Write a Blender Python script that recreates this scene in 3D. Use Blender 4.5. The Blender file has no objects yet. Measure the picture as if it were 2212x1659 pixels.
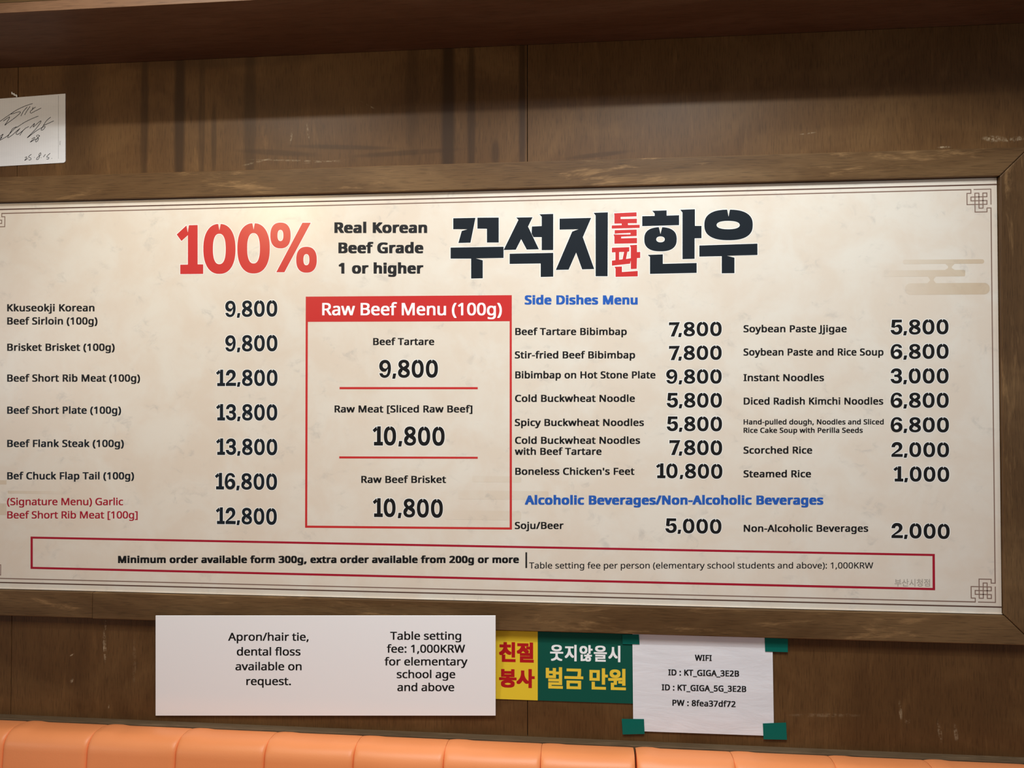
import bpy, bmesh, math, random, os
from mathutils import Vector, Euler
from mathutils.geometry import tessellate_polygon

# ------------------------------------------------------------------ camera, light, exposure
SC = bpy.context.scene
COL = SC.collection
W, H, F = 2212.0, 1659.0, 1661.0            # the photograph's frame, focal length in its pixels
EYE, DIST = 1.65, 1.65                      # eye height, distance of the eye from the wall
CAM = Vector((0.0, -DIST, EYE))
ROT = Euler((math.radians(91.03), 0.0, math.radians(5.5)), 'XYZ')
cam_data = bpy.data.cameras.new('camera')
cam_data.sensor_width = 36.0
cam_data.lens = F / W * 36.0
cam_data.clip_start = 0.02
cam = bpy.data.objects.new('camera', cam_data)
cam.location = CAM
cam.rotation_euler = ROT
COL.objects.link(cam)
SC.camera = cam

world = bpy.data.worlds.new('room_ambience')
SC.world = world
world.use_nodes = True
bg = world.node_tree.nodes['Background']
bg.inputs[0].default_value = (0.97, 0.96, 1.0, 1)
bg.inputs[1].default_value = 0.17

SC.view_settings.view_transform = 'Standard'
SC.view_settings.look = 'None'
SC.view_settings.gamma = 1.0
SC.view_settings.use_curve_mapping = False
SC.view_settings.exposure = 0.0


def lamp(name, kind, loc, aim, power, color, size=0.03, angle=60, blend=0.6):
    d = bpy.data.lights.new(name, kind)
    d.energy = power
    d.color = color
    if kind == 'AREA':
        d.shape = 'DISK'
        d.size = size
    else:
        d.shadow_soft_size = size
    if kind == 'SPOT':
        d.spot_size = math.radians(angle)
        d.spot_blend = blend
    o = bpy.data.objects.new(name, d)
    o.location = loc
    o.rotation_euler = (Vector(aim) - Vector(loc)).to_track_quat('-Z', 'Y').to_euler()
    COL.objects.link(o)
    return o


# two ceiling spotlights that wash the sign; the area lamps are fill lights added out of view
lamp('ceiling_spotlight', 'SPOT', (-0.98, -0.95, EYE + 1.19), (-0.66, 0, EYE + 0.26), 34, (0.93, 0.98, 0.93), 0.016, 70, 1.0)
lamp('ceiling_spotlight', 'SPOT', (0.32, -0.95, EYE + 1.19), (0.26, 0, EYE + 0.26), 37, (0.86, 0.98, 1.0), 0.016, 70, 1.0)
lamp('pendant_lamp', 'POINT', (-1.16, -1.2, EYE + 0.74), (0, 0, 0), 13, (1.0, 0.75, 0.40), 0.028)
lamp('room_fill_light', 'AREA', (0.0, -1.5, 3.3), (0, -1.2, 0), 50, (0.97, 0.98, 1.0), 1.0)  # added overhead fill, brightens the tops of the orange cushions
lamp('room_fill_light', 'AREA', (-3.8, -3.0, 1.9), (-0.4, 0, 1.5), 13, (0.95, 0.97, 1.0), 0.9)  # added side fill, set low so it reaches the soffit's underside
lamp('room_fill_light', 'AREA', (3.6, -3.4, 1.9), (0.4, 0, 1.2), 9, (0.96, 0.97, 1.0), 0.9)  # weaker added fill from the right

# ------------------------------------------------------------------ geometry helpers
ROTM = ROT.to_matrix()


def ray(px, py):
    return ROTM @ Vector(((px - W / 2) / F, -(py - H / 2) / F, -1.0))


def at(px, py, y=0.0):
    """the place on the plane Y = y that the photograph shows at a pixel"""
    d = ray(px, py)
    return CAM + d * ((y - CAM.y) / d.y)


class Plane:
    """a flat surface that print lies on; off lifts the print towards the room"""
    def __init__(self, p, n):
        self.p, self.n = Vector(p), Vector(n).normalized()

    def at(self, px, py, off=0.0):
        d = ray(px, py)
        q = self.p + self.n * off * 0.5
        return CAM + d * ((q - CAM).dot(self.n) / d.dot(self.n))


def wall_plane(y):
    return Plane((0, y, 0), (0, -1, 0))


def link(name, verts, faces, mat, parent=None, smooth=False):
    me = bpy.data.meshes.new(name)
    o_loc = origin(parent)
    me.from_pydata([tuple(Vector(v) - o_loc) for v in verts], [], faces)
    me.materials.append(mat)
    if smooth:
        for p in me.polygons:
            p.use_smooth = True
    me.update()
    o = bpy.data.objects.new(name, me)
    COL.objects.link(o)
    if parent is not None:
        o.parent = parent
    return o


def origin(o):
    v = Vector((0, 0, 0))
    while o is not None:
        v = v + o.location
        o = o.parent
    return v


def tag(o, label, cat=None, group=None):
    o['label'] = label
    if cat:
        o['category'] = cat
    if group:
        o['group'] = group
    return o


def structure(o, label=None):
    o['kind'] = 'structure'
    if label:
        o['label'] = label
    return o


def thing(name, loc, label, cat, group=None):
    o = bpy.data.objects.new(name, None)
    o.empty_display_size = 0.05
    o.location = loc
    COL.objects.link(o)
    return tag(o, label, cat, group)


BOXF = [(0, 1, 2, 3), (7, 6, 5, 4), (0, 4, 5, 1), (1, 5, 6, 2), (2, 6, 7, 3), (3, 7, 4, 0)]


def bevelled(o, w=0.0012, seg=2):
    m = o.modifiers.new('edge', 'BEVEL')
    m.width = w
    m.segments = seg
    m.limit_method = 'ANGLE'
    return o


def box(name, x0, x1, y0, y1, z0, z1, mat, parent=None, bev=0.0012):
    v = [(x0, y0, z0), (x1, y0, z0), (x1, y0, z1), (x0, y0, z1),
         (x0, y1, z0), (x1, y1, z0), (x1, y1, z1), (x0, y1, z1)]
    o = link(name, v, BOXF, mat, parent)
    return bevelled(o, bev) if bev else o


def slab(name, front, back, mat, parent=None, bev=0.0):
    """front: n corners anticlockwise seen from the room; back: the same corners further in"""
    n = len(front)
    f = [tuple(range(n)), tuple(range(2 * n - 1, n - 1, -1))]
    f += [(i, i + n, (i + 1) % n + n, (i + 1) % n) for i in range(n)]
    o = link(name, list(front) + list(back), f, mat, parent)
    return bevelled(o, bev) if bev else o


# ------------------------------------------------------------------ materials
class NT:
    def __init__(self, name):
        self.m = bpy.data.materials.new(name)
        self.m.use_nodes = True
        self.t = self.m.node_tree
        self.b = self.t.nodes['Principled BSDF']
        self.pos = None

    def n(self, kind, **kw):
        x = self.t.nodes.new('ShaderNode' + kind)
        for k, v in kw.items():
            setattr(x, k, v)
        return x

    def put(self, sock, v):
        if isinstance(v, bpy.types.NodeSocket):
            self.t.links.new(v, sock)
        else:
            sock.default_value = v

    def math(self, op, a, b=0.0, c=0.0, clamp=False):
        x = self.n('Math', operation=op, use_clamp=clamp)
        for i, v in enumerate((a, b, c)):
            self.put(x.inputs[i], v)
        return x.outputs[0]

    def place(self, scale=(1, 1, 1), loc=(0, 0, 0), rot=(0, 0, 0)):
        if self.pos is None:
            self.pos = self.n('NewGeometry').outputs['Position']
        mp = self.n('Mapping')
        self.put(mp.inputs['Vector'], self.pos)
        mp.inputs['Scale'].default_value = scale
        mp.inputs['Location'].default_value = loc
        mp.inputs['Rotation'].default_value = rot
        return mp.outputs[0]

    def noise(self, vec, scale, detail=4, rough=0.55, dist=0.0):
        x = self.n('TexNoise')
        self.put(x.inputs['Vector'], vec)
        x.inputs['Scale'].default_value = scale
        x.inputs['Detail'].default_value = detail
        x.inputs['Roughness'].default_value = rough
        x.inputs['Distortion'].default_value = dist
        return x.outputs['Fac']

    def ramp(self, fac, lo, hi):
        x = self.n('MapRange', interpolation_type='SMOOTHSTEP')
        self.put(x.inputs['Value'], fac)
        x.inputs['From Min'].default_value = lo
        x.inputs['From Max'].default_value = hi
        return x.outputs['Result']

    def mix(self, fac, a, b, mode='MIX'):
        x = self.n('Mix', data_type='RGBA', blend_type=mode)
        self.put(x.inputs[0], fac)
        for s, v in ((x.inputs[6], a), (x.inputs[7], b)):
            self.put(s, v if isinstance(v, bpy.types.NodeSocket) else (*v, 1.0))
        return x.outputs[2]

    def blot(self, cx, cz, rx, rz, rot=0.0, soft=0.6):
        """a soft ellipse on the wall at world x, z"""
        v = self.place((1 / rx, 0, 1 / rz), (0, 0, 0))
        # shift to the centre first, then turn and scale
        sub = self.n('VectorMath', operation='SUBTRACT')
        self.put(sub.inputs[0], self.pos)
        sub.inputs[1].default_value = (cx, 0, cz)
        mp = self.n('Mapping', vector_type='TEXTURE')
        self.put(mp.inputs['Vector'], sub.outputs[0])
        mp.inputs['Rotation'].default_value = (0, rot, 0)
        mp.inputs['Scale'].default_value = (rx, 1e6, rz)
        ln = self.n('VectorMath', operation='LENGTH')
        self.put(ln.inputs[0], mp.outputs[0])
        self.t.nodes.remove(v.node)
        x = self.n('MapRange', interpolation_type='SMOOTHSTEP')
        self.put(x.inputs['Value'], ln.outputs['Value'])
        x.inputs['From Min'].default_value = 1.0
        x.inputs['From Max'].default_value = 1.0 - soft
        return x.outputs['Result']

    def finish(self, color, rough=0.5, spec=0.5, bump=None, strength=0.2, dist=0.001):
        self.put(self.b.inputs['Base Color'], color if isinstance(color, bpy.types.NodeSocket) else (*color, 1.0))
        self.put(self.b.inputs['Roughness'], rough)
        self.put(self.b.inputs['Specular IOR Level'], spec)
        if bump is not None:
            bp = self.n('Bump')
            bp.inputs['Strength'].default_value = strength
            bp.inputs['Distance'].default_value = dist
            self.put(bp.inputs['Height'], bump)
            self.t.links.new(bp.outputs[0], self.b.inputs['Normal'])
        return self.m


def srgb(r, g, b):
    f = lambda c: (c / 255) / 12.92 if c <= 10 else ((c / 255 + 0.055) / 1.055) ** 2.4
    return (f(r), f(g), f(b))


def plain(name, color, rough=0.5, spec=0.10):
    return NT(name).finish(color, rough, spec)


def scuff_list(t, col, marks, tone, grain):
    for (px, py, rw, rh, rot, amt) in marks:
        c = at(px, py)
        k = t.blot(c.x, c.z, rw / 1000.0, rh / 1000.0, math.radians(rot))
        k = t.math('MULTIPLY', k, t.math('MULTIPLY', grain, amt))
        col = t.mix(k, col, tone)
    return col


def wood(name, axis, base, light, dark, wear=0.4, stains=(), scuffs=(), rough=(0.34, 0.55), seed=0.0):
    t = NT(name)
    long, cross = 1.0, 26.0
    s1 = (cross, cross, long) if axis == 'z' else (long, cross, cross)
    s2 = (cross * 17, cross * 17, long * 30) if axis == 'z' else (long * 22, cross * 17, cross * 17)
    s3 = (3.2, 3.2, 4.2) if axis == 'z' else (1.8, 6, 6)
    broad = t.noise(t.place(s1, (seed, seed, seed)), 1.0, 5, 0.6, 0.6)
    fine = t.noise(t.place(s2, (seed, 0, seed)), 1.0, 3, 0.6)
    rag = t.noise(t.place((1, 1, 1), (seed, 2, 5)), 90.0, 4, 0.7)
    cloud = t.noise(t.place(s3, (0, seed, 3.1)), 1.0, 4, 0.6, 0.8)
    patch = t.noise(t.place((5, 34, 34) if axis != 'z' else (34, 34, 5), (seed, 7, 1)), 1.0, 5, 0.72, 0.5)
    col = t.mix(t.ramp(broad, 0.22, 0.66), tuple(0.45 * a + 0.55 * b for a, b in zip(dark, base)), base)
    col = t.mix(t.math('MULTIPLY', t.ramp(cloud, 0.42, 0.70), 0.75), col, light)
    col = t.mix(t.math('MULTIPLY', t.ramp(fine, 0.46, 0.72), 0.42), col, tuple(c * 0.35 for c in dark))
    col = t.mix(t.math('MULTIPLY', t.ramp(patch, 0.54, 0.72), wear), col, tuple(min(1, c * 1.9) for c in light))
    col = scuff_list(t, col, stains, tuple(c * 0.62 for c in dark), t.ramp(broad, 0.1, 0.55))
    col = scuff_list(t, col, scuffs, (0.38, 0.28, 0.17), t.math('MULTIPLY', t.ramp(rag, 0.42, 0.60), t.ramp(fine, 0.2, 0.6)))
    rg = t.math('ADD', t.math('MULTIPLY', cloud, rough[1] - rough[0]), rough[0])
    h = t.math('ADD', t.math('MULTIPLY', fine, 0.6), t.math('MULTIPLY', broad, 0.4))
    return t.finish(col, rg, 0.17, h, 0.22, 0.0005)


W_BASE, W_LIGHT, W_DARK = (0.102, 0.047, 0.0155), (0.150, 0.075, 0.0265), (0.060, 0.027, 0.0095)
stains_up = [(312, 250, 13, 260, 0, .75), (388, 240, 18, 400, 0, .9), (436, 250, 10, 300, 0, .7), (462, 300, 9, 120, 0, .6), (540, 250, 20, 300, 0, .6),
             (890, 190, 22, 200, 0, .45), (968, 250, 22, 420, 0, .95), (1018, 250, 13, 300, 0, .8), (1070, 330, 12, 40, 0, .7), (1128, 230, 10, 420, 0, .9),
             (600, 330, 120, 9, 5, .5), (740, 318, 150, 7, 3, .5), (880, 330, 160, 8, -2, .5), (1290, 335, 90, 7, -5, .5),
             (170, 250, 60, 300, 0, .4), (480, 130, 300, 25, 0, .4)]
scuffs_up = [(640, 347, 130, 2.5, 3, .35), (555, 350, 45, 3, -12, .35), (700, 349, 60, 2, -3, .3), (630, 290, 3, 26, 8, .5), (665, 285, 3, 24, -8, .5),
             (800, 230, 32, 2, 30, .5), (2150, 300, 30, 8, 5, 1.0), (2195, 300, 30, 6, -8, .8), (2040, 318, 16, 3, 0, .9), (1745, 288, 20, 2, -6, .7)]
scuffs_low = [(226, 1395, 5, 42, -3, 1.0), (228, 1350, 3, 14, 0, .8), (155, 1415, 2, 8, 60, .9), (155, 1470, 5, 7, 30, .7), (235, 1527, 2, 6, 5, 1.0),
              (1945, 1535, 4, 24, -5, .7), (1960, 1557, 7, 7, 0, .6), (2030, 1580, 5, 26, -8, .5), (2065, 1585, 5, 24, -6, .5), (1780, 1545, 90, 5, -2, .25), (290, 1430, 6, 60, 0, .2)]
M_PANEL = wood('stained_plywood', 'z', W_BASE, W_LIGHT, W_DARK, 0.18, stains_up, scuffs_up + scuffs_low, (0.36, 0.52), 2.0)
M_FRAME = wood('worn_frame_wood', 'x', (0.108, 0.055, 0.021), (0.19, 0.107, 0.045), (0.052, 0.026, 0.011), 0.55, (), (), (0.32, 0.5), 5.0)
M_STILE = wood('worn_stile_wood', 'z', (0.108, 0.055, 0.021), (0.19, 0.107, 0.045), (0.052, 0.026, 0.011), 0.45, (), (), (0.34, 0.5), 8.0)
M_SOFFIT = wood('soffit_wood', 'x', (0.135, 0.066, 0.033), (0.175, 0.095, 0.052), (0.080, 0.038, 0.020), 0.1, (), (), (0.4, 0.55), 11.0)
M_LEDGE = wood('ledge_wood', 'x', (0.12, 0.078, 0.042), (0.17, 0.115, 0.066), (0.07, 0.044, 0.024), 0.3, (), (), (0.4, 0.6), 14.0)
M_FASCIA = wood('fascia_wood', 'x', (0.085, 0.047, 0.016), (0.12, 0.070, 0.026), (0.045, 0.024, 0.009), 0.2, (), (), (0.45, 0.6), 17.0)
M_BACKING = plain('wall_backing', (0.02, 0.013, 0.008), 0.8, 0.1)


def paper_print(name, tint, fade=None, amount=1.0):
    """the board's printed paper: warm white with grey mottling; tint multiplies it, fade = (x_from, x_to)"""
    t = NT(name)
    n1 = t.noise(t.place((1, 1, 1)), 9.0, 5, 0.6, 0.4)
    n2 = t.noise(t.place((1, 1, 1.3), (4, 0, 2)), 34.0, 4, 0.65, 0.6)
    n3 = t.noise(t.place((1, 1, 1.2), (1, 0, 7)), 15.0, 3, 0.5)
    col = t.mix(t.ramp(n1, 0.35, 0.68), (0.715, 0.610, 0.495), (0.745, 0.675, 0.575))
    spot = t.math('MULTIPLY', t.ramp(n2, 0.50, 0.74), t.ramp(n3, 0.46, 0.66))
    col = t.mix(t.math('MULTIPLY', spot, 0.52), col, (0.47, 0.43, 0.38))
    if tint is not None:
        k = amount
        if fade:
            sep = t.n('SeparateXYZ')
            t.put(sep.inputs[0], t.pos)
            r = t.n('MapRange')
            t.put(r.inputs['Value'], sep.outputs[0])
            r.inputs['From Min'].default_value, r.inputs['From Max'].default_value = fade
            k = t.math('MULTIPLY', r.outputs[0], amount)
        col = t.mix(k, col, tint, 'MULTIPLY')
    fib = t.noise(t.place((1, 1, 1)), 420.0, 2, 0.6)
    return t.finish(col, 0.30, 0.5, fib, 0.06, 0.0004)


M_BOARD = paper_print('printed_board', None)
INK = plain('black_ink', (0.013, 0.0125, 0.0125), 0.42)
NAVY = plain('blue_black_ink', (0.012, 0.016, 0.021), 0.42)
CHARCOAL = plain('charcoal_ink', (0.022, 0.022, 0.024), 0.42)
RED = plain('red_ink', (0.55, 0.026, 0.024), 0.30, 0.5)
CRIMSON = plain('crimson_ink', (0.36, 0.012, 0.028), 0.42)
BLUE = plain('blue_ink', (0.025, 0.105, 0.42), 0.42)
HALO = plain('white_halo_ink', (0.90, 0.88, 0.83), 0.4)
WHITE = plain('white_ink', (0.92, 0.92, 0.92), 0.4)
LINE_DARK = plain('brown_line_ink', (0.115, 0.062, 0.045), 0.4)
LINE_SOFT = plain('soft_brown_line_ink', (0.235, 0.150, 0.115), 0.4)
FAINT = plain('faint_grey_ink', (0.40, 0.345, 0.29), 0.4)
M_CARD = plain('white_card', (0.95, 0.95, 0.95), 0.5, 0.3)
M_YELLOW = plain('yellow_plate', (0.80, 0.56, 0.035), 0.35)
M_GREEN = plain('green_plate', (0.008, 0.085, 0.058), 0.35)
M_TAPE = plain('green_tape', (0.004, 0.125, 0.095), 0.42)
YINK = plain('yellow_ink', (0.85, 0.58, 0.05), 0.4)
RINK = plain('dark_red_ink', (0.44, 0.012, 0.014), 0.4)
PEN = plain('pen_ink', (0.015, 0.015, 0.018), 0.5)
PENCIL = plain('pale_grey_rule', (0.25, 0.25, 0.26), 0.6)


def sheet_mat(name, a, b, ruled=False):
    t = NT(name)
    v = t.place((2.5, 1, 9))
    n = t.noise(v, 3.0, 4, 0.6, 0.4)
    col = t.mix(t.ramp(n, 0.3, 0.7), a, b)
    if ruled:
        wv = t.n('TexWave', bands_direction='X')
        t.put(wv.inputs['Vector'], t.place((1, 1, 1)))
        wv.inputs['Scale'].default_value = 55.0
        col = t.mix(t.math('MULTIPLY', t.ramp(wv.outputs['Fac'], 0.80, 1.0), 0.09), col, (0.45, 0.46, 0.52))
    return t.finish(col, 0.7, 0.2, n, 0.5, 0.003)


M_PAPER = sheet_mat('notice_paper', (0.74, 0.73, 0.75), (0.80, 0.79, 0.81))
M_RULED = sheet_mat('ruled_card', (0.74, 0.73, 0.74), (0.78, 0.77, 0.78), True)
M_CLEAR = plain('clear_tape', (0.75, 0.75, 0.74), 0.15)


def leather():
    t = NT('orange_leather')
    pebble = t.n('TexVoronoi')
    t.put(pebble.inputs['Vector'], t.place((1, 1, 1)))
    pebble.inputs['Scale'].default_value = 420.0
    n = t.noise(t.place((1, 1, 1)), 6.0, 3)
    col = t.mix(t.ramp(n, 0.3, 0.7), (0.89, 0.300, 0.102), (0.93, 0.320, 0.115))
    return t.finish(col, 0.44, 0.45, pebble.outputs['Distance'], 0.12, 0.0006)


M_LEATHER = leather()
M_PLINTH = plain('dark_plinth', (0.03, 0.02, 0.014), 0.6)
M_FLOOR = NT('floor_tile').finish((0.16, 0.13, 0.11), 0.5)

# ------------------------------------------------------------------ flat print: outlines to meshes
def clean(c):
    out = []
    for p in c:
        if not out or (abs(p[0] - out[-1][0]) + abs(p[1] - out[-1][1])) > 1e-6:
            out.append(p)
    if len(out) > 1 and abs(out[0][0] - out[-1][0]) + abs(out[0][1] - out[-1][1]) < 1e-6:
        out.pop()
    return out


def area(c):
    return 0.5 * sum(c[i - 1][0] * c[i][1] - c[i][0] * c[i - 1][1] for i in range(len(c)))


def inside(p, c):
    r = False
    for i in range(len(c)):
        a, b = c[i - 1], c[i]
        if (a[1] > p[1]) != (b[1] > p[1]) and p[0] < (b[0] - a[0]) * (p[1] - a[1]) / (b[1] - a[1]) + a[0]:
            r = not r
    return r


def grouped(contours):
    """[(outer, [holes])], outers anticlockwise and holes clockwise (y up)"""
    cs = [clean(c) for c in contours]
    cs = [c for c in cs if len(c) > 2 and abs(area(c)) > 1e-12]
    bb = [(min(p[0] for p in c), min(p[1] for p in c), max(p[0] for p in c), max(p[1] for p in c)) for c in cs]
    par = []
    for i, c in enumerate(cs):
        p, hits = c[0], []
        for j, d in enumerate(cs):
            if i != j and bb[j][0] <= p[0] <= bb[j][2] and bb[j][1] <= p[1] <= bb[j][3] and abs(area(d)) > abs(area(c)) and inside(p, d):
                hits.append(j)
        par.append(hits)
    res, idx = [], {}
    for i, c in enumerate(cs):
        if len(par[i]) % 2 == 0:
            idx[i] = len(res)
            res.append((c if area(c) > 0 else c[::-1], []))
    for i, c in enumerate(cs):
        if len(par[i]) % 2 == 1:
            own = [j for j in par[i] if j in idx]
            if own:
                j = min(own, key=lambda k: abs(area(cs[k])))
                res[idx[j]][1].append(c if area(c) < 0 else c[::-1])
    return res


def grow(c, ox, oy):
    """move an outline outwards (its inside lies on the left of travel)"""
    n = len(c)
    out = []
    for i in range(n):
        a, b, d = c[i - 1], c[i], c[(i + 1) % n]
        u = (b[0] - a[0], b[1] - a[1])
        v = (d[0] - b[0], d[1] - b[1])
        lu, lv = math.hypot(*u) or 1e-9, math.hypot(*v) or 1e-9
        n1, n2 = (u[1] / lu, -u[0] / lu), (v[1] / lv, -v[0] / lv)
        k = 1 + n1[0] * n2[0] + n1[1] * n2[1]
        m = ((n1[0] + n2[0]) / max(k, 0.45), (n1[1] + n2[1]) / max(k, 0.45))
        out.append((b[0] + m[0] * ox, b[1] + m[1] * oy))
    return out


def fill(groups):
    verts, faces = [], []
    for outer, holes in groups:
        loops = [outer] + holes
        flat = [p for l in loops for p in l]
        base = len(verts)
        tris = tessellate_polygon([[Vector((p[0], p[1], 0)) for p in l] for l in loops])
        verts += flat
        for a, b, c in tris:
            pa, pb, pc = flat[a], flat[b], flat[c]
            s = (pb[0] - pa[0]) * (pc[1] - pa[1]) - (pc[0] - pa[0]) * (pb[1] - pa[1])
            if abs(s) < 1e-14:
                continue
            faces.append((base + a, base + b, base + c) if s > 0 else (base + a, base + c, base + b))
    return verts, faces


def ink(name, groups, mat, plane, off, parent):
    """groups in photograph pixels with y up (-py)"""
    verts, faces = [], []
    for i, g in enumerate(groups):
        v, f = fill([g])
        n = len(verts)
        verts += [plane.at(p[0], -p[1], off + (i % 5) * 6e-6) for p in v]
        faces += [(a + n, b + n, c + n) for a, b, c in f]
    return link(name, verts, faces, mat, parent)


def poly(name, pts, mat, plane, off, parent):
    return ink(name, grouped([[(x, -y) for x, y in pts]]), mat, plane, off, parent)


def polys(name, lists, mat, plane, off, parent, halo=None, halo_px=1.3):
    g = []
    for l in lists:
        g += grouped([[(x, -y) for x, y in c] for c in (l if isinstance(l[0][0], (list, tuple)) else [l])])
    o = ink(name, g, mat, plane, off, parent)
    if halo:
        gh = [(grow(a, halo_px, halo_px), [grow(h, halo_px, halo_px) for h in hs]) for a, hs in g]
        ink('outline', gh, halo, plane, off - 0.00015, o)
    return o


# typefaces that come with Blender itself; the built-in one stands in if they are missing
FONT_DIR = bpy.utils.system_resource('DATAFILES', path='fonts')


def face(fn):
    p = os.path.join(FONT_DIR or '', fn)
    try:
        return bpy.data.fonts.load(p) if os.path.exists(p) else None
    except Exception:
        return None


LATIN = face('NotoSansHebrew-Regular.woff2')
HANGUL = face('Noto Sans CJK Regular.woff2')


def outlines(text, font, track=1.0):
    cu = bpy.data.curves.new('type', 'FONT')
    cu.body = text
    if font:
        cu.font = font
    cu.size = 1.0
    cu.space_character = track
    ob = bpy.data.objects.new('type', cu)
    COL.objects.link(ob)
    bpy.context.view_layer.update()
    c2 = ob.to_curve(bpy.context.evaluated_depsgraph_get())
    res = []
    for s in c2.splines:
        pts = []
        if s.type == 'BEZIER':
            bp = s.bezier_points
            for i in range(len(bp)):
                a, b = bp[i], bp[(i + 1) % len(bp)]
                p0, p1, p2, p3 = a.co, a.handle_right, b.handle_left, b.co
                straight = abs((p3 - p0).to_2d().cross((p1 - p0).to_2d())) + abs((p3 - p0).to_2d().cross((p2 - p0).to_2d())) < 1e-6
                n = 1 if straight else 5
                for k in range(n):
                    t = k / n
                    q = p0 * (1 - t) ** 3 + p1 * 3 * t * (1 - t) ** 2 + p2 * 3 * t * t * (1 - t) + p3 * t ** 3
                    pts.append((q.x, q.y))
        else:
            pts = [(p.co.x, p.co.y) for p in s.points]
        res.append(pts)
    ob.to_curve_clear()
    bpy.data.objects.remove(ob)
    bpy.data.curves.remove(cu)
    return res


WEIGHT = {'regular': (0.0, 0.0), 'medium': (0.011, 0.007), 'demi': (0.021, 0.013), 'semibold': (0.036, 0.019), 'bold': (0.034, 0.026), 'extrabold': (0.062, 0.032), 'heavy': (0.046, 0.036)}
CAP = {}


def cap_height(font):
    k = font.name if font else ''
    if k not in CAP:
        c = outlines('H', font)
        CAP[k] = max(p[1] for l in c for p in l)
    return CAP[k]


def write(name, text, x0, x1, base, cap, mat, plane, parent, weight='semibold', off=0.0004, base_r=None, font=LATIN, box_y=None):
    """a line of lettering: ink from x0 to x1, on a baseline (px), capitals cap px tall"""
    em = cap_height(font) / 0.714
    g = grouped(outlines(text, font, {'semibold': 1.05, 'extrabold': 1.085}.get(weight, 1.0)))
    ox, oy = WEIGHT[weight][0] * em, WEIGHT[weight][1] * em
    shifts = [(0.0, 0.0)]
    if ox:                                   # a heavier weight: the strokes are laid down again a hair to each side
        k = 1 if ox / em < 0.033 else 2
        m = 1 if oy / em < 0.02 else 2
        shifts = [(i / k * ox, j / m * oy) for i in range(-k, k + 1) for j in range(-m, m + 1)
                  if (i or k > 1) and (j or m > 1) and (i / k) ** 2 + (j / m) ** 2 > 0.2]
    xs = [p[0] + s * ox for a, _ in g for p in a for s in (-1, 1)]
    ys = [p[1] + s * oy for a, _ in g for p in a for s in (-1, 1)]
    sx = (x1 - x0) / (max(xs) - min(xs))
    if box_y:
        sy = (box_y[1] - box_y[0]) / (max(ys) - min(ys))
        yo = min(ys)
        base = box_y[1]
    else:
        sy = cap / (cap_height(font) + 2 * oy)
        yo = -oy
    mx = min(xs)
    br = base if base_r is None else base_r

    v, f = fill(g)
    verts, faces = [], []
    for i, (dx, dy) in enumerate(shifts):
        n = len(verts)
        for p in v:
            q = p[0] + dx - mx
            k = q * sx / (x1 - x0)
            verts.append(plane.at(x0 + q * sx, base + (br - base) * k - (p[1] + dy - yo) * sy, off + i * 5e-6))
        faces += [(a + n, b + n, c + n) for a, b, c in f]
    return link(name, verts, faces, mat, parent)


# the sign painter's numerals, drawn as outlines
def ring(x0, x1, y0, y1, n=2.35, k=40, cut=None):
    """a rounded oval; cut = (half width, depth) opens a small V at its top (y0)"""
    cx, cy, rx, ry = (x0 + x1) / 2, (y0 + y1) / 2, abs(x1 - x0) / 2, (y0 - y1) / 2
    pts = []
    for i in range(k):
        t = math.pi / 2 + 2 * math.pi * (i + 0.5) / k
        c, s = math.cos(t), math.sin(t)
        pts.append((cx + rx * math.copysign(abs(c) ** (2 / n), c), cy + ry * math.copysign(abs(s) ** (2 / n), s)))
    if cut:
        hw, dp = cut
        sg = 1 if ry > 0 else -1
        keep = [p for p in pts if not (abs(p[0] - cx) < hw * 1.05 and (p[1] - cy) * sg > 0)]
        pts = [(cx, y0 - sg * dp), (cx - hw, y0 - sg * abs(ry) * 0.004)] + keep + [(cx + hw, y0 - sg * abs(ry) * 0.004)]
    return pts


def path(cmds, ox, oy, s, flip=True):
    """M/L points and C cubic segments given in the tracing's own units, y down"""
    pts = []
    for c in cmds:
        if len(c) == 2:
            pts.append(c)
        else:
            p0 = pts[-1]
            for k in range(1, 8):
                t = k / 7
                a, b = (1 - t) ** 3, 3 * t * (1 - t) ** 2
                d, e = 3 * t * t * (1 - t), t ** 3
                pts.append((p0[0] * a + c[0] * b + c[2] * d + c[4] * e, p0[1] * a + c[1] * b + c[3] * d + c[5] * e))
    return [((x - ox) / s, (oy - y) / s) for x, y in pts]


NINE = path([(3, 79), (55, 79), (58, 58, 75, 46, 93, 47), (118, 47, 137, 75, 139, 152), (122, 125), (112, 108, 95, 102, 75, 102),
             (30, 102, 0, 140, 0, 197), (0, 255, 40, 299, 94, 299), (155, 299, 188, 250, 188, 160), (188, 60, 150, 0, 88, 0), (40, 0, 8, 30, 3, 79)], 0, 0, 300)
NINE = [(x, -y) for x, y in NINE]
NINE_EYE = [(0.317 + 0.13 * math.cos(i * math.pi / 10), 0.667 + 0.152 * math.sin(i * math.pi / 10)) for i in range(20)]


def wide(p):
    return [(x * 0.79, y) for x, y in p]


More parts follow.
